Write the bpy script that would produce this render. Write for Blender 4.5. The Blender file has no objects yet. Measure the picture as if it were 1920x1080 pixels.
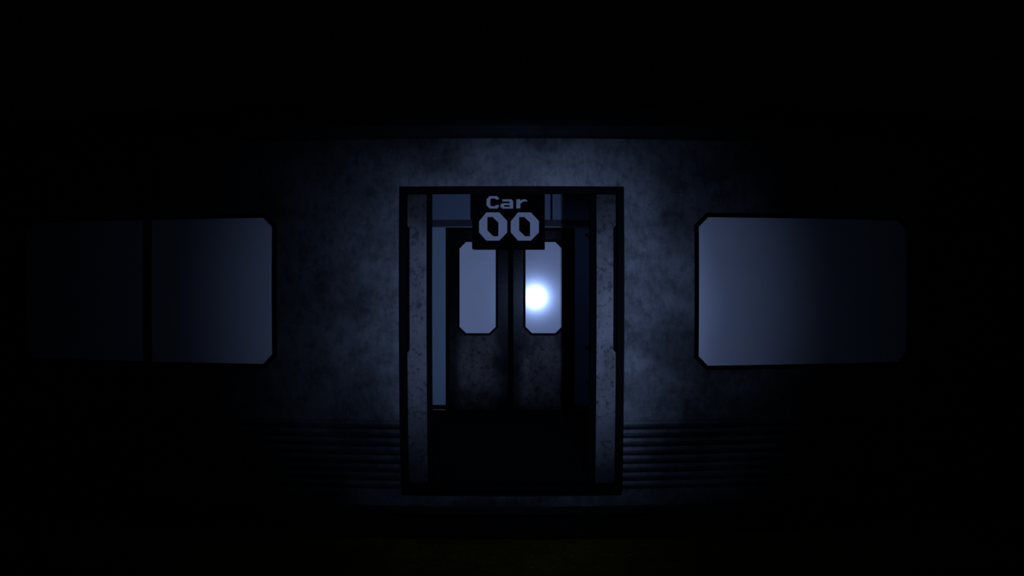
import bpy, bmesh, math, random
from mathutils import Vector

random.seed(4)
C = bpy.context.scene.collection

# ------------------------------------------------------------------ measures
F = 1119.0                 # focal length in pixels of a 1920 px wide frame
D1 = 3.97                  # camera to the outside of the car
D2 = 6.57                  # camera to the far inner side of the car
S = D1 / F
HZ = 532.0                 # row of the horizon
ZC = (926.0 - HZ) * S      # eye height above the car floor
BOW = 1.0 / 28.06          # the platform and the car follow a gentle curve


def bow(x, z=None):
    """How far the curved car side stands back at (x, z): track curve and body side curve."""
    d = x * x * BOW
    if z is not None:
        d += (z - ZC) ** 2 * BOW
    return d


def near(px, py, off=0.0):
    """(x, z) on the near side of the car, off metres behind its skin."""
    x, z = (px - 960) * S, ZC + (HZ - py) * S
    for _ in range(30):
        d = D1 + off + bow(x, z)
        x, z = (px - 960) * d / F, ZC + (HZ - py) * d / F
    return x, z


def at(px, py, d):
    return (px - 960) * d / F, ZC + (HZ - py) * d / F


# ------------------------------------------------------------------ object helpers
def link(name, bm, m, parent=None):
    bmesh.ops.remove_doubles(bm, verts=bm.verts, dist=1e-5)
    bmesh.ops.recalc_face_normals(bm, faces=bm.faces)
    me = bpy.data.meshes.new(name)
    bm.to_mesh(me)
    bm.free()
    me.materials.append(m)
    o = bpy.data.objects.new(name, me)
    C.objects.link(o)
    if parent is not None:
        o.parent = parent
    return o


def tag(o, label=None, cat=None, group=None, kind=None):
    if label: o['label'] = label
    if cat: o['category'] = cat
    if group: o['group'] = group
    if kind: o['kind'] = kind
    return o


def slab(bm, outline, y0, y1, holes=(), step=None, bend=None):
    """Upright plate from an (x, z) outline with holes, y0 front to y1 back."""
    b = bmesh.new()
    edges = []
    for loop in [outline] + list(holes):
        vs = [b.verts.new((p[0], y0, p[1])) for p in loop]
        for i in range(len(vs)):
            edges.append(b.edges.new((vs[i], vs[(i + 1) % len(vs)])))
    bmesh.ops.triangle_fill(b, edges=edges, use_beauty=True, use_dissolve=False)
    r = bmesh.ops.extrude_face_region(b, geom=list(b.faces))
    bmesh.ops.translate(b, verts=[g for g in r['geom'] if isinstance(g, bmesh.types.BMVert)], vec=(0, y1 - y0, 0))
    if step:
        xs = [v.co.x for v in b.verts]
        zs = [v.co.z for v in b.verts]
        for k in range(int(math.floor(min(xs) / step)) + 1, int(math.ceil(max(xs) / step))):
            bmesh.ops.bisect_plane(b, geom=b.verts[:] + b.edges[:] + b.faces[:], dist=1e-6, plane_co=(k * step, 0, 0), plane_no=(1, 0, 0))
        if bend == 'xz':
            for k in range(int(math.floor(min(zs) / step)) + 1, int(math.ceil(max(zs) / step))):
                bmesh.ops.bisect_plane(b, geom=b.verts[:] + b.edges[:] + b.faces[:], dist=1e-6, plane_co=(0, 0, k * step), plane_no=(0, 0, 1))
    for v in b.verts:
        if bend == 'xz': v.co.y += bow(v.co.x, v.co.z)
        elif bend == 'x': v.co.y += bow(v.co.x)
    me = bpy.data.meshes.new('tmp')
    b.to_mesh(me)
    b.free()
    bm.from_mesh(me)
    bpy.data.meshes.remove(me)
    return bm


def rect(x0, z0, x1, z1):
    return [(x0, z0), (x1, z0), (x1, z1), (x0, z1)]


def octa(x0, z0, x1, z1, c):
    return [(x0 + c, z0), (x1 - c, z0), (x1, z0 + c), (x1, z1 - c), (x1 - c, z1), (x0 + c, z1), (x0, z1 - c), (x0, z0 + c)]


def grow(o, d):
    cx = sum(p[0] for p in o) / len(o); cz = sum(p[1] for p in o) / len(o)
    x0 = min(p[0] for p in o); x1 = max(p[0] for p in o)
    z0 = min(p[1] for p in o); z1 = max(p[1] for p in o)
    c = abs(o[0][0] - x0)
    return octa(x0 - d, z0 - d, x1 + d, z1 + d, c + d * 0.586)


def profile(bm, pts, x0, x1, step=0.2, bend=True):
    """Sweep a closed (y, z) profile along x, following the curve of the track."""
    n = max(1, int(round((x1 - x0) / step)))
    rings = []
    for i in range(n + 1):
        x = x0 + (x1 - x0) * i / n
        rings.append([bm.verts.new((x, y + (bow(x) if bend else 0), z)) for y, z in pts])
    m = len(pts)
    for i in range(n):
        for j in range(m):
            bm.faces.new((rings[i][j], rings[i][(j + 1) % m], rings[i + 1][(j + 1) % m], rings[i + 1][j]))
    bm.faces.new(rings[0]); bm.faces.new(list(reversed(rings[-1])))
    return bm


def tube(bm, a, b, r, seg=16):
    a, b = Vector(a), Vector(b)
    d = (b - a)
    q = d.to_track_quat('Z', 'Y')
    r0, r1 = [], []
    for i in range(seg):
        t = 2 * math.pi * i / seg
        v = q @ Vector((math.cos(t) * r, math.sin(t) * r, 0))
        r0.append(bm.verts.new(a + v)); r1.append(bm.verts.new(b + v))
    for i in range(seg):
        bm.faces.new((r0[i], r0[(i + 1) % seg], r1[(i + 1) % seg], r1[i]))
    bm.faces.new(r0); bm.faces.new(list(reversed(r1)))
    return bm


# ------------------------------------------------------------------ materials
def mat(name):
    m = bpy.data.materials.new(name)
    m.use_nodes = True
    nt = m.node_tree
    return m, nt, nt.nodes['Principled BSDF']


def flat(name, col, rough=0.6, spec=0.5, metal=0.0):
    m, nt, p = mat(name)
    p.inputs['Base Color'].default_value = (*col, 1)
    p.inputs['Roughness'].default_value = rough
    p.inputs['Specular IOR Level'].default_value = spec
    p.inputs['Metallic'].default_value = metal
    return m


def noise(nt, vec, scale, detail=6, rough=0.6, stretch=None):
    n = nt.nodes.new('ShaderNodeTexNoise')
    n.inputs['Scale'].default_value = scale
    n.inputs['Detail'].default_value = detail
    n.inputs['Roughness'].default_value = rough
    if stretch:
        mp = nt.nodes.new('ShaderNodeMapping')
        mp.inputs['Scale'].default_value = stretch
        nt.links.new(vec, mp.inputs['Vector'])
        vec = mp.outputs['Vector']
    nt.links.new(vec, n.inputs['Vector'])
    return n.outputs['Fac']


def ramp(nt, src, stops):
    r = nt.nodes.new('ShaderNodeValToRGB')
    e = r.color_ramp.elements
    while len(e) < len(stops): e.new(0.5)
    for q, (pos, v) in zip(e, stops):
        q.position = pos
        q.color = (v, v, v, 1) if not isinstance(v, tuple) else (*v, 1)
    nt.links.new(src, r.inputs['Fac'])
    return r.outputs['Color']


def mul(nt, a, b, f=1.0):
    n = nt.nodes.new('ShaderNodeMix')
    n.data_type = 'RGBA'; n.blend_type = 'MULTIPLY'
    n.inputs['Factor'].default_value = f
    nt.links.new(a, n.inputs['A']); nt.links.new(b, n.inputs['B'])
    return n.outputs['Result']


def worn_metal(name, base, cloud, speck, streak=None, rough=0.55, spec=0.25, end_shade=None, metal=0.0, sides=None):
    m, nt, p = mat(name)
    p.inputs['Metallic'].default_value = metal
    tc = nt.nodes.new('ShaderNodeTexCoord')
    v = tc.outputs['Object']
    a = ramp(nt, noise(nt, v, cloud[0], 7, 0.62, cloud[3]), [(cloud[1], tuple(c * cloud[4] for c in base)), (cloud[2], base)])
    b = ramp(nt, noise(nt, v, speck[0], 8, 0.7), [(speck[1], speck[3]), (speck[2], 1.0)])
    out = mul(nt, a, b)
    if streak:
        c = ramp(nt, noise(nt, v, streak[0], 4, 0.6, streak[3]), [(streak[1], streak[4]), (streak[2], 1.0)])
        out = mul(nt, out, c)
    if end_shade:                       # shade painted into the colour, darker at top and bottom of the sheet
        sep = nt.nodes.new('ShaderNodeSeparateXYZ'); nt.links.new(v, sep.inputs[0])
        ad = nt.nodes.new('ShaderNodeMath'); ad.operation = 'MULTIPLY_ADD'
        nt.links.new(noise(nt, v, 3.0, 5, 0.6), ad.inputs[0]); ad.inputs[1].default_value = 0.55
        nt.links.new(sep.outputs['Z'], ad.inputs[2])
        g = ramp(nt, mapped(nt, ad.outputs[0], 0.27, 2.57), end_shade)
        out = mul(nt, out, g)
    if sides:                       # the same painted shade along the upright edges of each sheet
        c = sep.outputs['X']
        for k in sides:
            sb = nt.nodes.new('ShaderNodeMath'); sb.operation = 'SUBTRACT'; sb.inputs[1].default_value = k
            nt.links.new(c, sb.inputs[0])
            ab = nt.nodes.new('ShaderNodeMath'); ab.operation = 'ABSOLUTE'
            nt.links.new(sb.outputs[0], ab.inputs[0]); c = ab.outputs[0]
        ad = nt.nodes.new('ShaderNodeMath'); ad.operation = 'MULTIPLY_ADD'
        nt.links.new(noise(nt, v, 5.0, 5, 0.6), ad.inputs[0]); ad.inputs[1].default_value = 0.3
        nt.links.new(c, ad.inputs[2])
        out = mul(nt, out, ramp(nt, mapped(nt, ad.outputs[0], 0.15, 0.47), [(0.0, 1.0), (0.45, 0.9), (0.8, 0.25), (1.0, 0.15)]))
    nt.links.new(out, p.inputs['Base Color'])
    p.inputs['Roughness'].default_value = rough
    p.inputs['Specular IOR Level'].default_value = spec
    bp = nt.nodes.new('ShaderNodeBump')
    bp.inputs['Strength'].default_value = 0.15
    bp.inputs['Distance'].default_value = 0.004
    nt.links.new(noise(nt, v, 60, 5, 0.7), bp.inputs['Height'])
    nt.links.new(bp.outputs['Normal'], p.inputs['Normal'])
    return m


def mapped(nt, src, a, b):
    n = nt.nodes.new('ShaderNodeMapRange')
    n.inputs['From Min'].default_value = a
    n.inputs['From Max'].default_value = b
    nt.links.new(src, n.inputs['Value'])
    return n.outputs['Result']


def glass(name, col):
    m, nt, p = mat(name)
    tc = nt.nodes.new('ShaderNodeTexCoord')
    a = ramp(nt, noise(nt, tc.outputs['Object'], 5.0, 6, 0.6), [(0.3, tuple(c * 0.93 for c in col)), (0.7, col)])
    nt.links.new(a, p.inputs['Base Color'])
    p.inputs['Roughness'].default_value = 0.13
    p.inputs['IOR'].default_value = 1.5
    return m


M = {}
M['skin'] = worn_metal('worn steel skin', (0.150, 0.152, 0.142), (1.3, 0.40, 0.60, (1, 1, 1.2), 0.35), (13, 0.34, 0.52, 0.62), (34, 0.35, 0.55, (1, 1, 0.35), 0.78), rough=0.6, metal=0.85)
M['rib'] = worn_metal('sooty ribbed steel', (0.100, 0.102, 0.100), (1.3, 0.40, 0.60, (1, 1, 1.2), 0.35), (13, 0.34, 0.52, 0.62), rough=0.6, metal=0.85)
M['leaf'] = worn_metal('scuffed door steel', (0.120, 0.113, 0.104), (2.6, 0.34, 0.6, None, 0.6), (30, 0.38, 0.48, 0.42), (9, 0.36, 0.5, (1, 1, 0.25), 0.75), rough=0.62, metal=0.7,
                       end_shade=[(0.0, 0.3), (0.1, 0.5), (0.26, 0.9), (0.4, 1.0), (0.68, 1.0), (0.76, 0.75), (0.83, 0.3), (1.0, 0.15)])  # ramp puts the shade at both ends into the leaf colour
M['far_leaf'] = worn_metal('grimy door steel with painted shade', (0.105, 0.095, 0.082), (2.4, 0.34, 0.62, None, 0.35), (20, 0.36, 0.50, 0.30), (7, 0.36, 0.52, (1, 1, 0.3), 0.6), rough=0.21, spec=0.022,
                           end_shade=[(0.0, 0.12), (0.05, 0.4), (0.13, 0.85), (0.25, 1.0), (0.36, 0.85), (0.45, 0.38), (0.60, 0.17), (0.75, 0.2), (1.0, 0.25)], sides=(-0.018, 0.352))  # specks and streaks are dirt; height ramp and edge darkening are painted shade
M['black'] = flat('black rubber', (0.0015, 0.0015, 0.0015), 0.8, 0.02)
M['frame'] = flat('black enamel', (0.0018, 0.0018, 0.0017), 0.7, 0.03)
M['glass'] = glass('clouded window glass', (0.58, 0.58, 0.57))
M['panel'] = flat('smooth painted panel', (0.155, 0.215, 0.225), 0.5, 0.25)
M['upper_panel'] = flat('dark painted upper panel', (0.066, 0.092, 0.115), 0.5, 0.25)
M['inner'] = flat('grey inner lining', (0.6, 0.6, 0.6), 0.7, 0.2)
M['trim'] = flat('dull aluminium trim', (0.10, 0.10, 0.09), 0.5, 0.3)
M['dark_trim'] = flat('dark painted rail', (0.022, 0.019, 0.022), 0.7, 0.2)
M['car_floor'] = flat('black rubber flooring', (0.006, 0.006, 0.006), 0.9, 0.05)
M['roof'] = worn_metal('sooty roof steel', (0.006, 0.006, 0.006), (2.0, 0.35, 0.62, (1, 1, 2), 0.4), (12, 0.3, 0.52, 0.6), rough=0.8, spec=0.05)
M['gutter'] = worn_metal('dull gutter steel', (0.017, 0.017, 0.018), (2.0, 0.35, 0.62, (1, 1, 2), 0.5), (12, 0.3, 0.52, 0.6), rough=0.7, spec=0.1)
M['letters'] = flat('pale sign letters', (0.42, 0.42, 0.42), 0.7, 0.15)
M['sign'] = flat('matt black sign board', (0.0015, 0.0015, 0.0015), 0.8, 0.02)
M['platform'] = worn_metal('dark platform concrete', (0.016, 0.014, 0.010), (1.5, 0.35, 0.65, None, 0.5), (20, 0.3, 0.55, 0.6), rough=0.9, spec=0.05)
M['yellow'] = worn_metal('dirty yellow tiles', (0.10, 0.077, 0.004), (2.5, 0.35, 0.65, None, 0.45), (18, 0.3, 0.55, 0.5), rough=0.9, spec=0.05)
M['bed'] = flat('sooty track bed', (0.01, 0.01, 0.01), 0.95, 0.02)

# ------------------------------------------------------------------ the train car
XE = 4.8                                   # half length of the car
car = bpy.data.objects.new('train_car', None)
car.location = (0, D1, -1.15)
C.objects.link(car)
tag(car, 'dark worn steel train car with an open double doorway and blue-lit windows', 'train car')


def part(name, bm, m, parent=car):
    """A part built in place, kept under the Empty at the foot of the car."""
    o = link(name, bm, m)
    o.parent = parent
    if parent is car:
        o.location = (0, -D1, 1.15)
    return o


# openings in the near side
dx0, dz1 = near(750, 351)
dx1 = near(1169, 351)[0]
dz0 = 0.0
xf = 12 * S                                # width of the door frame
wl = [near(512, 408), near(512, 683)]      # right end of the left window
wz1, wz0 = wl[0][1], wl[1][1]
wl_x1 = wl[0][0]
wl_x0 = near(48, 540)[0]
mul_x = near(276, 540)[0]
wr_x0 = near(1310, 540)[0]
wr_x1 = near(1702, 540)[0]
wrz1, wrz0 = near(1330, 407)[1], near(1330, 686)[1]
CH = 19 * S
win_left = octa(wl_x0, wz0, wl_x1, wz1, CH)
win_right = octa(wr_x0, wrz0, wr_x1, wrz1, CH)
z_eave = near(960, 262)[1]
z_rib_top = near(960, 792)[1]
z_rib_bot = near(960, 912)[1]
z_skirt = near(960, 956)[1]

# skin of the near side, with the doorway and both window openings cut out
bm = bmesh.new()
e = 0.012
outline = [(-XE, z_rib_top), (dx0 + e, z_rib_top), (dx0 + e, dz1 - e), (dx1 - e, dz1 - e), (dx1 - e, z_rib_top), (XE, z_rib_top), (XE, z_eave + 0.02), (-XE, z_eave + 0.02)]
slab(bm, outline, D1, D1 + 0.045, [grow(win_left, 0.012), grow(win_right, 0.012)], 0.25, 'xz')
part('side_wall', bm, M['skin'])

# ribbed panels left and right of the doorway
pitch = 16.85 * S
for xa, xb in ((-XE, dx0 + e), (dx1 - e, XE)):
    bm = bmesh.new()
    pts = []
    nrib = 8
    z = z_rib_top + 0.006
    pts.append((D1 + bow(0, z), z))
    zz = near(960, 789.5)[1]
    for i in range(nrib):
        zt = zz - i * pitch
        for t, d in ((0.0, 0.006), (0.06, -0.002), (0.2, -0.006), (0.4, -0.008), (0.58, -0.007), (0.68, -0.001), (0.74, 0.016), (0.80, 0.027), (0.86, 0.027), (0.93, 0.018)):
            zq = zt - t * pitch
            pts.append((D1 + d + bow(0, zq), zq))
    zlow = zz - nrib * pitch
    pts.append((D1 + bow(0, zlow), zlow))
    pts.append((D1 + 0.05 + bow(0, zlow), zlow))
    pts.append((D1 + 0.05 + bow(0, z), z))
    profile(bm, pts, xa, xb, 0.2)
    part('ribbed_panel', bm, M['rib'])

# skirt under the ribs and below the doorway, rolled under at its foot
def skirt(xa, xb, top):
    bm = bmesh.new()
    zs = [top + (z_skirt - top) * k / 10 for k in range(11)]
    pts = []
    for z in zs:
        t = max(0.0, (-0.006 - z) / (-0.006 - z_skirt))
        pts.append((D1 + bow(0, z) + 0.012 * t * t, z))
    profile(bm, pts + [(D1 + 0.16, z_skirt), (D1 + 0.16, min(top, -0.055)), (D1 + 0.09, min(top, -0.055)), (D1 + 0.09, top)][:4], xa, xb, 0.2)
    part('skirt', bm, M['skin'])


skirt(-XE, dx0 + e, zlow)
skirt(dx0 + e, dx1 - e, -0.012)
skirt(dx1 - e, XE, zlow)

# black underframe down to the track bed
bm = bmesh.new()
profile(bm, [(D1 + 0.09, z_skirt + 0.04), (D1 + 0.14, -1.15), (D2 + 0.02, -1.15), (D2 + 0.06, z_skirt + 0.04)], -XE + 0.02, XE - 0.02)
part('underframe', bm, M['bed'])

# door frame round the opening
bm = bmesh.new()
slab(bm, rect(dx0, -0.010, dx1, dz1), D1 - 0.018, D1 + 0.05, [rect(dx0 + xf, 8 * S, dx1 - xf, dz1 - xf)], 0.25, 'xz')
part('door_frame', bm, M['frame'])

# windows of the near side: black frame and clouded pane(s)
bm = bmesh.new()
ml = rect(mul_x - 7.5 * S, wz0 + 0.0, mul_x + 7.5 * S, wz1)
half_a = [(wl_x0 + CH, wz0), (mul_x - 7.5 * S, wz0), (mul_x - 7.5 * S, wz1), (wl_x0 + CH, wz1), (wl_x0, wz1 - CH), (wl_x0, wz0 + CH)]
half_b = [(mul_x + 7.5 * S, wz0), (wl_x1 - CH, wz0), (wl_x1, wz0 + CH), (wl_x1, wz1 - CH), (wl_x1 - CH, wz1), (mul_x + 7.5 * S, wz1)]
for nm, out, holes, panes in (('window_frame', win_left, [half_a, half_b], [half_a, half_b]), ('window_frame', win_right, [win_right], [win_right])):
    bm = bmesh.new()
    slab(bm, grow(out, 8.0 * S), D1 - 0.010, D1 + 0.03, holes, 0.25, 'xz')
    fr = part(nm, bm, M['frame'])
    fr['label'] = 'black frame of the wide window with a dividing bar' if len(panes) > 1 else 'black frame of the single-pane window'
    for h in panes:
        bm = bmesh.new()
        cx = sum(p[0] for p in h) / len(h); cz = sum(p[1] for p in h) / len(h)
        big = [(cx + (x - cx) * (1 + 0.006 / abs(x - cx)), cz + (q - cz) * (1 + 0.006 / abs(q - cz))) for x, q in h]
        slab(bm, big, D1 + 0.010, D1 + 0.020, (), 0.25, 'xz')
        pane = part('pane', bm, M['glass'], fr)
        pane['label'] = 'clouded blue-grey pane'

# gutter along the eaves and the roof above
bm = bmesh.new()
gz1, gz0 = near(960, 233)[1], near(960, 256)[1]
yb = D1 + bow(0, gz0)
profile(bm, [(yb - 0.03, gz0), (yb - 0.04, gz0 + 0.012), (yb - 0.04, gz1 - 0.02), (yb - 0.025, gz1), (yb + 0.05, gz1 + 0.005), (yb + 0.05, gz0 - 0.02), (yb - 0.002, gz0 - 0.012)], -XE, XE)
part('gutter', bm, M['gutter'])
bm = bmesh.new()
arc = []
for i in range(13):
    t = math.pi * i / 12
    arc.append(((D1 + D2) / 2 + 0.05 - math.cos(t) * ((D2 - D1) / 2 + 0.02), gz1 + 0.03 + math.sin(t) ** 0.8 * 0.34))
profile(bm, [(arc[0][0], gz1 - 0.04)] + arc + [(arc[-1][0], gz1 - 0.04)], -XE, XE)
part('roof', bm, M['roof'])

# ------------------------------------------------------------------ open door leaves in their pockets
LD = 0.065                                   # leaf sits this far behind the skin
LW = 0.655                                   # width of a leaf without its seal
LZ0, LZ1 = 0.015, dz1 - 0.012


def door_leaf(xe, side, dist, seal, lz0, lz1, m, dpt, wpx, wz, bend):
    """Sliding leaf: xe is the meeting edge of its steel sheet, side the direction towards the pocket."""
    xo = xe + side * LW
    wa, wb = sorted((xe + side * wpx[0], xe + side * wpx[1]))
    wo = octa(wa, wz[0], wb, wz[1], 0.086)
    wi = grow(wo, -0.025)
    bm = bmesh.new()
    slab(bm, rect(min(xe, xo), lz0, max(xe, xo), lz1), dist, dist + 0.035, [grow(wo, -0.006)], 0.25, bend)
    lf = part('sliding_door', bm, m)
    bm = bmesh.new()
    slab(bm, wo, dist - 0.008, dist + 0.020, [wi], 0.25, bend)
    part('window_frame', bm, M['frame'], lf)
    bm = bmesh.new()
    slab(bm, grow(wi, 0.008), dist + 0.006, dist + 0.014, (), 0.25, bend)
    part('pane', bm, M['glass'], lf)['label'] = 'clouded blue-grey pane'
    bm = bmesh.new()
    slab(bm, rect(min(xe, xe - side * seal), lz0, max(xe, xe - side * seal), lz1), dist - 0.006, dist + 0.041, (), 0.25, bend)
    part('edge_seal', bm, M['black'], lf)
    return lf


xl = near(800, 560, LD)[0]
xr = near(1118.5, 560, LD)[0]
wz_n = (near(800, 680, LD)[1], near(800, 404, LD)[1])
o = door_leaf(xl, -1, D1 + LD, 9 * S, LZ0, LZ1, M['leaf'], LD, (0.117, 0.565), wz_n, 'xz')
o['label'] = 'worn near door leaf slid open, scuffed steel strip left of the doorway'
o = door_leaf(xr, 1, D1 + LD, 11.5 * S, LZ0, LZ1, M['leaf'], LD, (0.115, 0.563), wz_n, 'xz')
o['label'] = 'worn near door leaf slid open, scuffed steel strip right of the doorway'

# linings that cover the door pockets on the inside
for xa, xb in ((-1.35, xl - 0.012), (xr + 0.012, 1.35)):
    bm = bmesh.new()
    slab(bm, rect(xa, 0.0, xb, dz1 + 0.1), D1 + 0.135, D1 + 0.155, (), 0.25, 'x')
    part('pocket_panel', bm, M['inner'])
bm = bmesh.new()
slab(bm, rect(-1.35, dz1 + 0.0, 1.35, dz1 + 0.18), D1 + 0.06, D1 + 0.13, (), 0.25, 'x')
part('door_header', bm, M['frame'])

# threshold plate
bm = bmesh.new()
profile(bm, [(D1 - 0.015, -0.012), (D1 - 0.015, 0.0), (D1 + 0.16, 0.0), (D1 + 0.16, -0.012)], dx0 + 0.02, dx1 - 0.02, 0.2)
part('threshold', bm, M['frame'])

# ------------------------------------------------------------------ inside of the car
CEIL = 2.405
bm = bmesh.new()
profile(bm, [(D1 + 0.1, -0.05), (D1 + 0.1, -0.004), (D2 + 0.04, -0.004), (D2 + 0.04, -0.05)], -XE + 0.03, XE - 0.03)
part('car_floor', bm, M['car_floor'])
bm = bmesh.new()
profile(bm, [(D1 + 0.06, CEIL), (D1 + 0.06, CEIL + 0.02), (D2 + 0.04, CEIL + 0.02), (D2 + 0.04, CEIL)], -XE + 0.03, XE - 0.03)
part('car_ceiling', bm, M['inner'])
for s in (-1, 1):
    bm = bmesh.new()
    x = s * (XE - 0.02)
    b = bow(x)
    vs = [(x - 0.02, y, z) for y, z in ((D1 + b + 0.05, -0.05), (D2 + b, -0.05), (D2 + b, CEIL + 0.02), (D1 + b + 0.05, CEIL + 0.02))]
    fa = [bm.verts.new(v) for v in vs]; fb = [bm.verts.new((v[0] + 0.04, v[1], v[2])) for v in vs]
    bm.faces.new(fa); bm.faces.new(list(reversed(fb)))
    for i in range(4): bm.faces.new((fa[i], fb[i], fb[(i + 1) % 4], fa[(i + 1) % 4]))
    part('end_wall', bm, M['inner'])

fx0, fz1 = at(836, 427, D2)
fx1 = at(1077.5, 427, D2)[0]
pz0 = at(960, 760, D2)[1]
tz0, tz1 = at(960, 424.5, D2)[1], at(960, 412, D2)[1]
# lining of the far side: panels beside and above the far doors
bm = bmesh.new()
slab(bm, [(-XE + 0.03, pz0), (fx0, pz0), (fx0, fz1), (fx1, fz1), (fx1, pz0), (XE - 0.03, pz0), (XE - 0.03, tz0 + 0.01), (-XE + 0.03, tz0 + 0.01)], D2, D2 + 0.02, (), 0.25, 'x')
part('far_wall', bm, M['panel'])
bm = bmesh.new()
slab(bm, rect(-XE + 0.03, tz0 + 0.012, XE - 0.03, CEIL), D2, D2 + 0.02, (), 0.25, 'x')
part('upper_panel', bm, M['upper_panel'])
# base strip
for xa, xb in ((-XE + 0.03, fx0 - 0.002), (fx1 + 0.002, XE - 0.03)):
    bm = bmesh.new()
    slab(bm, rect(xa, -0.003, xb, pz0), D2 - 0.02, D2 + 0.02, (), 0.25, 'x')
    part('base_strip', bm, M['black'])
    bm = bmesh.new()
    slab(bm, rect(xa, 0.006, xb, 0.017), D2 - 0.026, D2 - 0.019, (), 0.25, 'x')
    part('base_trim', bm, M['trim'])
# dark rail above the far doors and its bright lower lip
bm = bmesh.new()
slab(bm, rect(-XE + 0.03, tz0, XE - 0.03, tz1), D2 - 0.012, D2 + 0.001, (), 0.25, 'x')
part('lintel_rail', bm, M['dark_trim'])
bm = bmesh.new()
slab(bm, rect(-XE + 0.03, tz0 - 0.012, XE - 0.03, tz0 - 0.001), D2 - 0.016, D2 + 0.001, (), 0.25, 'x')
part('lintel_lip', bm, M['trim'])
# seams between the upper panels
for px in (1034.0, 884.0):
    x = at(px, 400, D2)[0]
    bm = bmesh.new()
    slab(bm, rect(x - 0.011, tz1, x + 0.011, CEIL), D2 - 0.006, D2 + 0.001, (), None, 'x')
    part('panel_seam', bm, M['black'])

# far door frame and the two closed leaves
bm = bmesh.new()
slab(bm, rect(fx0, 0.0, fx1, fz1), D2 - 0.004, D2 + 0.03, [rect(fx0 + 0.036, 0.0075, fx1 - 0.036, fz1 - 0.03)])
part('door_frame', bm, M['frame'])
xg0, xg1 = at(952.5, 600, D2 + 0.025)[0], at(962.5, 600, D2 + 0.025)[0]
xm = (xg0 + xg1) / 2
seal = (xg1 - xg0) / 2 - 0.001
fwz = (at(960, 629, D2 + 0.03)[1], at(960, 449.5, D2 + 0.03)[1])
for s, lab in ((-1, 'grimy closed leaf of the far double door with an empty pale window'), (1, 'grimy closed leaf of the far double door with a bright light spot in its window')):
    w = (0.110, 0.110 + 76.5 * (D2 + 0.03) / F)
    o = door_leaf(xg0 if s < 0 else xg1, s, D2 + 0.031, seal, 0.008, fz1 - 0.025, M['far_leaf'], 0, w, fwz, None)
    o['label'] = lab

# outer skin of the far side, so the car is closed behind
bm = bmesh.new()
slab(bm, rect(-XE, z_skirt, XE, CEIL + 0.03), D2 + 0.085, D2 + 0.115, (), 0.25, 'x')
part('back_wall', bm, M['skin'])

# black grab rail on the right of the doorway, held by three clamps
gx, gy = at(1108.5, 500, 5.2)[0], 5.2
bm = bmesh.new()
tube(bm, (gx, gy, -0.004), (gx, gy, CEIL), 0.017)
rail = part('grab_rail', bm, M['black'])
for py in (443, 654, 718):
    z = at(0, py, gy)[1]
    bm = bmesh.new()
    tube(bm, (gx, gy, z - 0.022), (gx, gy, z + 0.022), 0.026)
    tube(bm, (gx - 0.02, gy, z + 0.004), (gx - 0.052, gy, z + 0.012), 0.014, 10)
    part('clamp', bm, M['black'], rail)

# ------------------------------------------------------------------ number sign hung from the ceiling
DS = 1.615 * D1
sx0, sz0 = at(887.5, 468, DS)
sx1, _ = at(1021.5, 468, DS)
sz1 = CEIL - 0.03
sign = bpy.data.objects.new('car_number_sign', None)
sign.location = ((sx0 + sx1) / 2, DS, sz0)
C.objects.link(sign)
tag(sign, 'black hanging sign reading Car 00 in pale blocky letters above the doorway aisle', 'sign')


def spart(name, bm, m):
    o = link(name, bm, m, sign)
    o.location = -sign.location
    return o


bm = bmesh.new()
slab(bm, rect(sx0, sz0, sx1, sz1), DS, DS + 0.05)
bmesh.ops.bevel(bm, geom=[ed for ed in bm.edges], offset=0.003, segments=2, affect='EDGES')
spart('board', bm, M['sign'])
for fx in (0.2, 0.8):
    bm = bmesh.new()
    x = sx0 + (sx1 - sx0) * fx
    tube(bm, (x, DS + 0.025, sz1 - 0.004), (x, DS + 0.025, CEIL), 0.012)
    spart('hanger', bm, M['black'])


def glyph(name, pts, holes=(), dx=0.0):
    def cv(p):
        return at(850 + (p[0] + dx) / 7.2, 340 + p[1] / 7.2, DS - 0.002)
    bm = bmesh.new()
    slab(bm, [cv(p) for p in pts], DS - 0.004, DS + 0.001, [[cv(p) for p in h] for h in holes])
    return spart(name, bm, M['letters'])


glyph('letter', [(490, 200), (590, 200), (614, 225), (614, 246), (576, 246), (562, 231), (514, 231), (500, 246), (500, 322), (514, 336), (562, 336), (576, 320), (614, 320), (614, 342), (590, 368), (490, 368), (448, 325), (448, 243)])
glyph('letter', [(662, 243), (784, 243), (808, 266), (808, 368), (664, 368), (636, 346), (636, 318), (662, 296), (762, 296), (762, 282), (750, 272), (662, 272)], [[(692, 321), (762, 321), (762, 344), (692, 344), (680, 333)]])
glyph('letter', [(850, 243), (905, 243), (905, 266), (934, 243), (975, 243), (998, 258), (998, 272), (946, 272), (905, 302), (905, 366), (850, 366)])
zero = [(445, 420), (620, 420), (727, 535), (727, 690), (620, 800), (445, 800), (347, 690), (347, 540)]
hole = [(460, 482), (530, 482), (608, 556), (608, 742), (540, 742), (460, 664)]
glyph('digit', zero, [hole])
glyph('digit', zero, [hole], 428)

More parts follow.
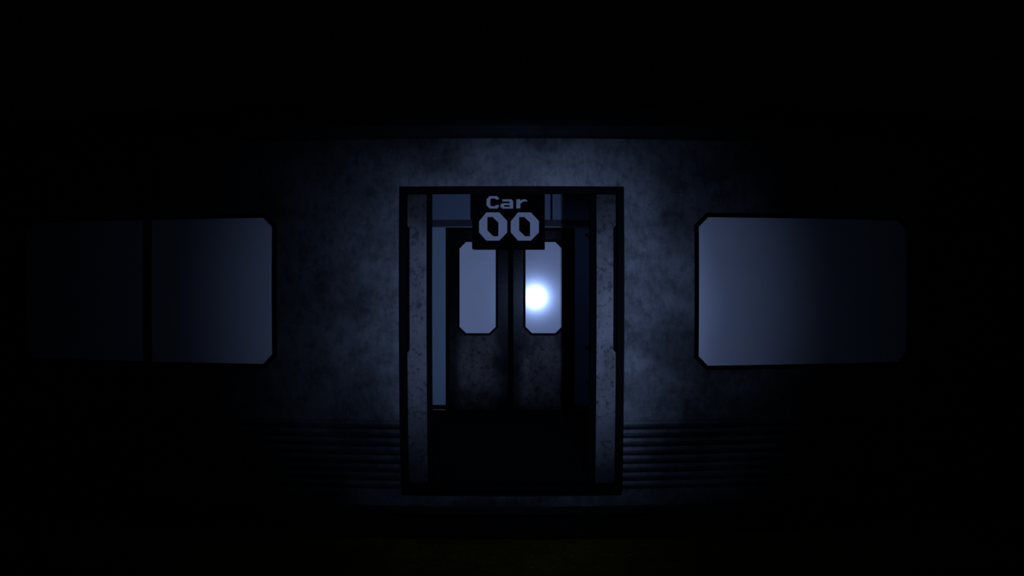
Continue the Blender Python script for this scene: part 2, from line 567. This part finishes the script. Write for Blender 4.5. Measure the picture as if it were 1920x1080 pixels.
# ------------------------------------------------------------------ station: platform, warning strip, track bed
PZ = -0.115
edge = D1 - 0.10
bm = bmesh.new()
profile(bm, [(-2.5, PZ - 1.035), (-2.5, PZ), (edge, PZ), (edge, PZ - 0.15), (edge - 0.08, PZ - 0.17), (edge - 0.08, PZ - 1.035)], -6.0, 6.0, 0.25)
fl = link('floor', bm, M['platform'])
tag(fl, 'dark concrete station platform in front of the train car', 'platform', kind='structure')
bm = bmesh.new()
profile(bm, [(2.98, PZ - 0.002), (2.98, PZ + 0.004), (3.52, PZ + 0.004), (3.52, PZ - 0.002)], -6.0, 6.0, 0.25)
for i in range(-16, 17):
    for j in range(4):
        x, y = i * 0.11, 3.06 + j * 0.125
        tube(bm, (x, y + bow(x), PZ + 0.003), (x, y + bow(x), PZ + 0.009), 0.016, 8)
st = link('trim_1', bm, M['yellow'])
tag(st, 'dim dirty yellow safety strip along the platform edge before the train car', 'safety strip', kind='structure')
bm = bmesh.new()
profile(bm, [(edge - 0.2, -1.25), (edge - 0.2, -1.15), (8.5, -1.15), (8.5, -1.25)], -6.0, 6.0, 0.25)
bd = link('track_bed', bm, M['bed'])
tag(bd, 'black track bed under the train car', 'track bed', kind='structure')

# ------------------------------------------------------------------ light: one hand torch beside the viewer
LX, LY, LZ = 0.515, 0.0, ZC - 0.295
tx, tz = near(985, 585)
aim = Vector((tx, D1, tz)) - Vector((LX, LY, LZ))
TORCH = (0.345, 0.50, 1.05)


def torch(name, power, half, blend):
    d = bpy.data.lights.new(name, 'SPOT')
    d.energy = power
    d.color = TORCH
    d.spot_size = 2 * math.radians(half)
    d.spot_blend = blend
    d.shadow_soft_size = 0.028
    o = bpy.data.objects.new(name, d)
    o.location = (LX, LY, LZ)
    o.rotation_euler = aim.to_track_quat('-Z', 'Y').to_euler()
    C.objects.link(o)


torch('torch_hotspot', 410, 19.6, 1.0)
torch('torch_spill', 140, 29, 1.0)
torch('torch_stray', 15, 46, 1.0)

# added fill light under the ceiling, no real lamp; lifts the shaded far panel
d = bpy.data.lights.new('interior_fill', 'AREA')
d.shape = 'RECTANGLE'; d.size = 0.9; d.size_y = 0.12
d.energy = 2.0
d.color = (0.25, 0.34, 1.0)
o = bpy.data.objects.new('interior_fill', d)
o.location = (1.0, 5.35, CEIL - 0.01)
C.objects.link(o)

w = bpy.data.worlds.new('night')
w.use_nodes = True
w.node_tree.nodes['Background'].inputs['Color'].default_value = (0.3, 0.4, 1.0, 1)
w.node_tree.nodes['Background'].inputs['Strength'].default_value = 0.0004
sc = bpy.context.scene
sc.world = w

# ------------------------------------------------------------------ camera
cd = bpy.data.cameras.new('camera')
cd.sensor_width = 36
cd.lens = F / 1920 * 36
cd.shift_y = -(540 - HZ) / 1920
cd.clip_start = 0.05
co = bpy.data.objects.new('camera', cd)
co.location = (0, 0, ZC)
co.rotation_euler = (math.radians(90), 0, 0)
C.objects.link(co)
sc.camera = co
sc.view_settings.view_transform = 'Standard'
sc.view_settings.look = 'None'
sc.view_settings.exposure = 0
sc.view_settings.gamma = 1
sc.view_settings.use_curve_mapping = False
sc.cycles.use_denoising = True
